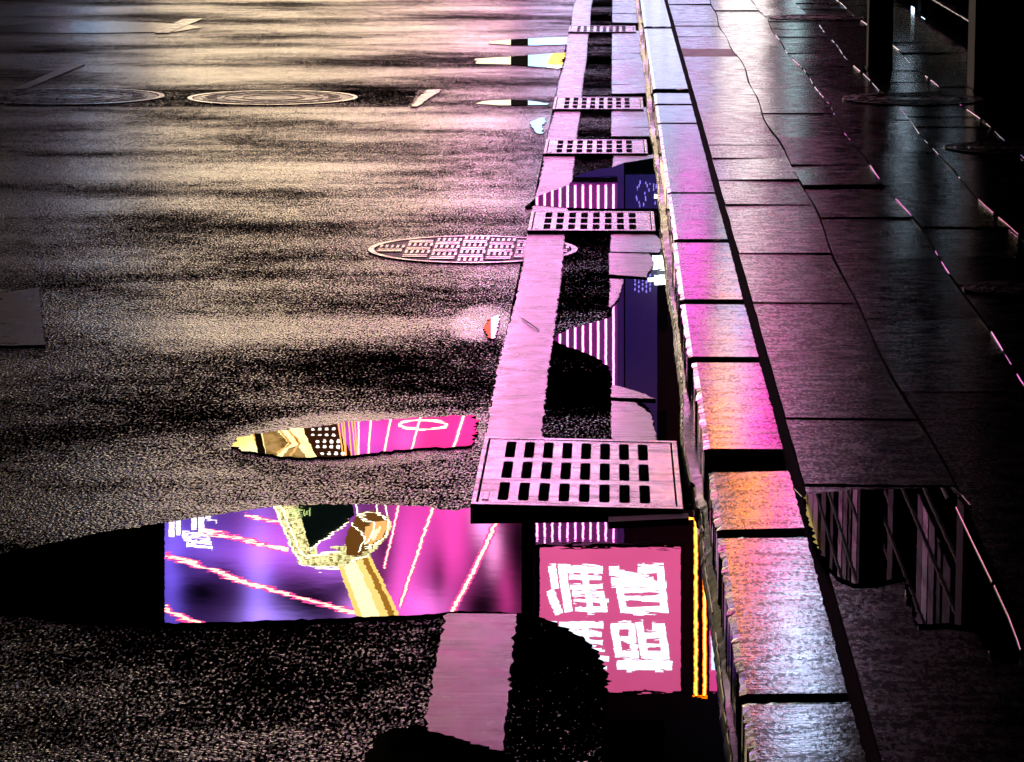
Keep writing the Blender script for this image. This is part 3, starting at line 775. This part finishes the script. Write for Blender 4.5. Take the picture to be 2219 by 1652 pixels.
# green letters on the golden ring
fc = bpy.data.curves.new('lettering', 'FONT'); fc.body = 'GEN'; fc.size = .26; fc.extrude = .004
tmp = bpy.data.objects.new('tmp', fc); me = bpy.data.meshes.new_from_object(tmp); bpy.data.objects.remove(tmp)
fo = bpy.data.objects.new('lettering', me); COL.objects.link(fo); me.materials.clear(); me.materials.append(emit('letter_green', (.7, .9, .3), 3))
fo.parent = sc_; q = Q(628, 1104, D-.08); fo.matrix_parent_inverse = Matrix.Translation(-sc_.location); fo.location = q; fo.rotation_euler = (R(90), R(0), 0)

# ---- pink striped front
D2 = D-6
st = root('striped_front', Q(1250, 900, D2), 'purple shop front with eleven upright pink light tubes', 'shop front')
PURP = emit('violet_wall_glow', (.10, .03, .42), .42, .3, .8)  # violet light put into the wall's own emission
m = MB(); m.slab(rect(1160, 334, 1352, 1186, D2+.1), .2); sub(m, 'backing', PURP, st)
m = MB(); m.slab(rect(1165, 398, 1338, 1180, D2+.06), .03); sub(m, 'fin_panel', emit('plum_fins_glow', (.20, .02, .22), .9), st)  # fins are no lamps; their plum glow is put into emission
m = MB(); m.slab(rect(1165, 386, 1338, 397, D2+.05), .03); sub(m, 'cornice', BLACK, st)
m = MB(); m.slab(rect(1355, 380, 1424, 1000, D2+.04), .08); sub(m, 'window', emit('navy_window', (.025, .015, .26), .5), st)
m = MB(); m.slab(rect(1424.5, 334, 1480, 560, D2+.1), .08); sub(m, 'window', emit('navy_window', (.02, .015, .2), .5), st)
TUBE = emit('pink_tube', (1, .25, .72), 14)
TUBH = emit('pink_tube_cover', (.85, .04, .5), 2.2)
for k in range(11):
    x = 1329.4-16.58*k
    m = MB(); m.slab(rect(x-1.9, 404, x+1.9, 1168, D2), .05); tu = sub(m, 'light_tube', TUBE, st)
    m = MB(); m.slab(rect(x-3.4, 402, x+3.4, 1169, D2+.051), .02); sub(m, 'tube_cover', TUBH, st)
    m = MB(); m.slab(rect(x-1.8, 1172, x+1.8, 1175, D2), .05); m.slab(rect(x-1.8, 1178, x+1.8, 1181, D2), .05); sub(m, 'bulb', TUBE, st)
BLU = emit('pattern_blue', (.30, .22, 1), 2.4); m = MB()
for i in range(5):
    for j in range(5):
        cx, cy = 1376+i*8.2, 588+j*10+(i % 2)*5; 
        m.slab(poly([(cx-2.2, cy), (cx, cy-4), (cx+2.2, cy), (cx, cy+4)], D2), .03)
rnd = random.Random(8)
for i in range(22):
    cx, cy = rnd.uniform(1376, 1422), rnd.uniform(396, 450); m.slab(rect(cx-1, cy-rnd.uniform(2, 4), cx+1, cy+3, D2), .03)
sub(m, 'window_light', BLU, st)
m = MB()
for r_ in ((1414, 556, 1452, 586), (1404, 604, 1428, 612), (1418, 600, 1456, 618), (1418, 425, 1424, 432)): m.slab(rect(*r_, D2-.5), .1)
wl = m.build('lightbox', emit('white_blue_hot', (.8, .92, 1), 10), label='small cold white lightboxes stacked beside the striped front', category='lightbox')
# ---- pink sign with white characters
ps = root('pink_sign', Q(1320, 1350, D2-1), 'large square pink lightbox sign with four white characters', 'sign')
m = MB(); m.slab(rect(1170, 1189, 1475, 1500, D2-1), .3); sub(m, 'lightbox', emit('sign_pink', (1, .13, .38), 2.6, .15, .5), ps)
m = MB()
for r_ in ((1160, 1181, 1485, 1188.5), (1160, 1500.5, 1485, 1508), (1160, 1188.5, 1169.5, 1500.5), (1475.5, 1188.5, 1485, 1500.5)): m.slab(rect(*r_, D2-1.02), .3)
sub(m, 'frame', BLACK, ps)
def zc(x, y): return ((2140+x*.3995)/1.8459, (2160+y*.3995)/1.8459)
GL4 = {'TR': [(740,290,840,290,50),(745,320,1180,400,50),(760,400,1200,412,36),(765,445,1320,452,50),(1030,300,1240,300,90),(1250,260,1300,735,75),(840,450,890,725,70),(850,512,1290,507,42),(860,595,1290,595,44),(890,700,1310,700,66),(985,740,1095,740,16)],
 'BR': [(790,835,842,1180,78),(760,865,965,865,76),(960,845,985,1040,68),(855,985,1000,1035,44),(950,1070,1035,1080,36),(985,1060,1010,1170,58),(810,1155,1040,1155,70),(1040,830,1100,1180,78),(1170,870,1290,870,72),(1262,840,1312,1190,76),(1080,960,1300,960,80),(1090,1057,1310,1057,58),(1080,1160,1345,1160,64),(820,1262,1375,1262,86),(915,1311,1000,1311,16),(1205,1322,1290,1322,20),(890,1212,975,1212,16),(1190,1207,1270,1207,20)],
 'TL': [(168,262,205,500,78),(150,515,240,745,82),(268,260,335,725,84),(240,300,680,300,74),(490,300,560,745,62),(340,388,665,385,42),(350,467,680,470,46),(370,540,690,538,40),(385,612,740,622,46),(400,700,720,700,50),(662,520,702,720,58),(520,742,595,742,18)],
 'BL': [(240,865,685,865,74),(250,935,665,945,44),(300,1022,680,1030,46),(490,830,560,1300,62),(330,1105,700,1112,50),(400,1190,740,1195,50),(400,1280,720,1275,50),(178,830,250,1290,74)]}
LET = emit('letter_white', (.72, .88, 1), 6)
for k, ss in GL4.items():
    m = MB()
    for q, (x0, y0, x1, y1, wd) in enumerate(ss):
        a, b = zc(x0, y0), zc(x1, y1); m.slab(poly(line_poly([a, b], wd*.3995/1.8459), D2-1.03-q*.002), .02)
    sub(m, 'character', LET, ps)
# ---- orange neon tubes
on = root('neon_outline', Q(1517, 1300, D2-2), 'pair of tall upright orange neon tubes beside the pink sign', 'neon light')
ORG = emit('neon_orange', (1, .42, .05), 22); ORH = emit('neon_orange_sleeve', (1, .17, 0), 8)
for (pts) in ([(1488, 1124), (1508, 1124), (1508, 1508)], [(1527, 1190), (1527, 1508)]):
    m = MB(); m.slab(poly(line_poly(pts, 4.0), D2-2), .05); sub(m, 'neon_tube', ORG, on)
    m = MB(); m.slab(poly(line_poly(pts, 9.0), D2-1.94), .03); sub(m, 'tube_sleeve', ORH, on)
m = MB(); m.slab(rect(1500, 1509, 1534, 1514, D2-2), .06); sub(m, 'end_cap', ORH, on)
# ---- second pink sign beyond the neon
p2 = root('pink_sign', Q(1650, 1300, D2-1), 'second pink lightbox sign with white panels, right of the orange neon tubes', 'sign')
m = MB(); m.slab(rect(1538, 1120, 1700, 1500, D2-1), .3); sub(m, 'lightbox', emit('sign_pink_deep', (1, .07, .36), 2.6), p2)
m = MB(); m.slab(rect(1541, 1325, 1552, 1455, D2-1.03), .02); m.slab(rect(1625, 1300, 1690, 1490, D2-1.03), .02); sub(m, 'character', emit('letter_blue_white', (.6, .75, 1), 5.0), p2)
# ---- street level shop fronts and added light panels
def shop(name, x0, y0, x1, y1, D, col, s, label, mull=6, cat='shop front'):
    t = root(name, Q((x0+x1)/2, (y0+y1)/2, D), label, cat)
    m = MB(); m.slab(rect(x0, y0, x1, y1, D), .2); sub(m, 'lightbox', emit(name+'_light', col, s, .35, .7), t)
    m = MB()
    for i in range(mull+1):
        x = x0+(x1-x0)*i/mull; m.slab(rect(x-1.2, y0, x+1.2, y1, D-.05), .04)
    m.slab(rect(x0, y0-6, x1, y0-.2, D-.06), .3); m.slab(rect(x0, y1+.2, x1, y1+6, D-.06), .3)
    sub(m, 'frame', BLACK, t); return t
shop('cream_shop_front', 330, -210, 1108, 296, D-1, (1, .78, .50), 3.6, 'long cream lit shop front under the video screen')
shop('added_side_light', 215, -210, 326, 296, D-1, (1, .80, .58), 1.3, 'added dim cream light panel at the left end of the lit row')  # added to soften the left edge of the cream light
shop('cream_shop_front', 400, 310, 975, 610, D-1, (1, .74, .42), 6.0, 'cream lit upper shop front directly below the video screen')
shop('added_pink_panel', 990, 310, 1106, 850, D-1.5, (1, .36, .80), 16.0, 'added tall pink light panel between the cream front and the striped front', 1, 'sign')  # added light so that asphalt and edge line reflect more pink
bs = shop('blue_screen', 1143, -180, 1330, 300, D-7, (.42, .66, 1), 4.0, 'light blue poster screen with an orange and white disc', 1, 'screen')
m = MB(); m.slab(poly([(1222+36*math.cos(k*math.pi/16)*(1), 152+34*math.sin(k*math.pi/16)) for k in range(32)], D-7.08), .02); sub(m, 'white_disc', emit('disc_white', (1, 1, 1), 6), bs)
m = MB(); m.slab(poly([(1186, 142), (1188, 130), (1200, 114), (1222, 114), (1256, 120), (1256, 136), (1240, 142)], D-7.12), .02); sub(m, 'orange_disc', emit('disc_orange', (1, .5, .12), 4), bs)
shop('white_shop_front', 1335, -330, 1545, 340, D-8, (.60, .62, 1), 2.8, 'cold white shop front at the far end, right of the blue screen')
for nm, a, lab in (('added_magenta_light', (1462, 515, 1530, 772, D-8, (1, .12, .72), 5), 'added small magenta light box below the cold white one'),
                  ('added_orange_light', (1541, 800, 1598, 1108, D-8, (1, .30, .02), 9), 'added bright orange light box above the magenta one by the neon tubes'),
                  ('added_magenta_light', (1606, 790, 1690, 1108, D-8, (1, .07, .50), 6), 'added wide magenta light box right beside the orange one')):
    shop(nm, *a, lab, 1, 'sign')  # boxes added to throw magenta and orange onto the kerb stones
shop('added_orange_light', 1336, 900, 1388, 962, D-8, (1, .34, .03), 9, 'added small orange light box between the striped front and the neon tubes', 1, 'sign')  # added for the orange gleam on the gutter slab
shop('added_cold_light', 1545, 600, 1640, 785, D-8, (.42, .56, 1), 4.5, 'added tall cold white light box right of the striped front', 1, 'sign')  # added light for the blue-white side of the kerb stones
shop('added_high_cold_light', 1610, 1400, 1720, 1640, D-8, (.55, .68, 1), 9, 'added cold blue-white light box high above the second pink sign', 1, 'sign')  # added light for the white end of the long kerb stone
shop('teal_shop_front', 1700, -260, 1738, 300, 45, (.5, .75, .8), 2.2, 'narrow teal-lit shop front right next to the arcade', 1)
shop('warm_shop_front', 1560, -330, 1660, 420, 46, (1, .88, .86), 4.0, 'warm white shop front just past the arcade')
shop('corner_shop', -620, -200, -130, 480, D-6, (1, .78, .42), 1.3, 'warm lit corner shop across the street, far left of the dark tower')
# ---- lamps at the left; warm board added to light the near asphalt
lp = root('lamp_board', Q(215, 300, D-2), 'small cold blue-white lamp board on the dark tower', 'lamp')
m = MB()
for r_ in ((170, -60, 300, -10), (150, 200, 250, 260), (100, 512, 285, 540), (150, 604, 248, 624)): m.slab(rect(*r_, D-2), .1)
sub(m, 'panel', emit('lamp_blue', (.45, .66, 1), 5), lp)
m = MB(); m.slab(rect(138, 205, 150, 255, D-2), .1); m.slab(rect(1035, 560, 1062, 572, D-2), .1); m.slab(rect(1048, 690, 1064, 740, D-2), .1); sub(m, 'red_lamp', emit('lamp_red', (1, .08, .05), 6), lp)
wb = root('added_warm_board', Q(600, 1600, D-1), 'added dim cream light board above the video screen', 'billboard')
m = MB(); m.slab(rect(330, 1540, 760, 1690, D-1), .2); sub(m, 'lightbox', emit('cream_board', (1, .8, .5), 3.0), wb)
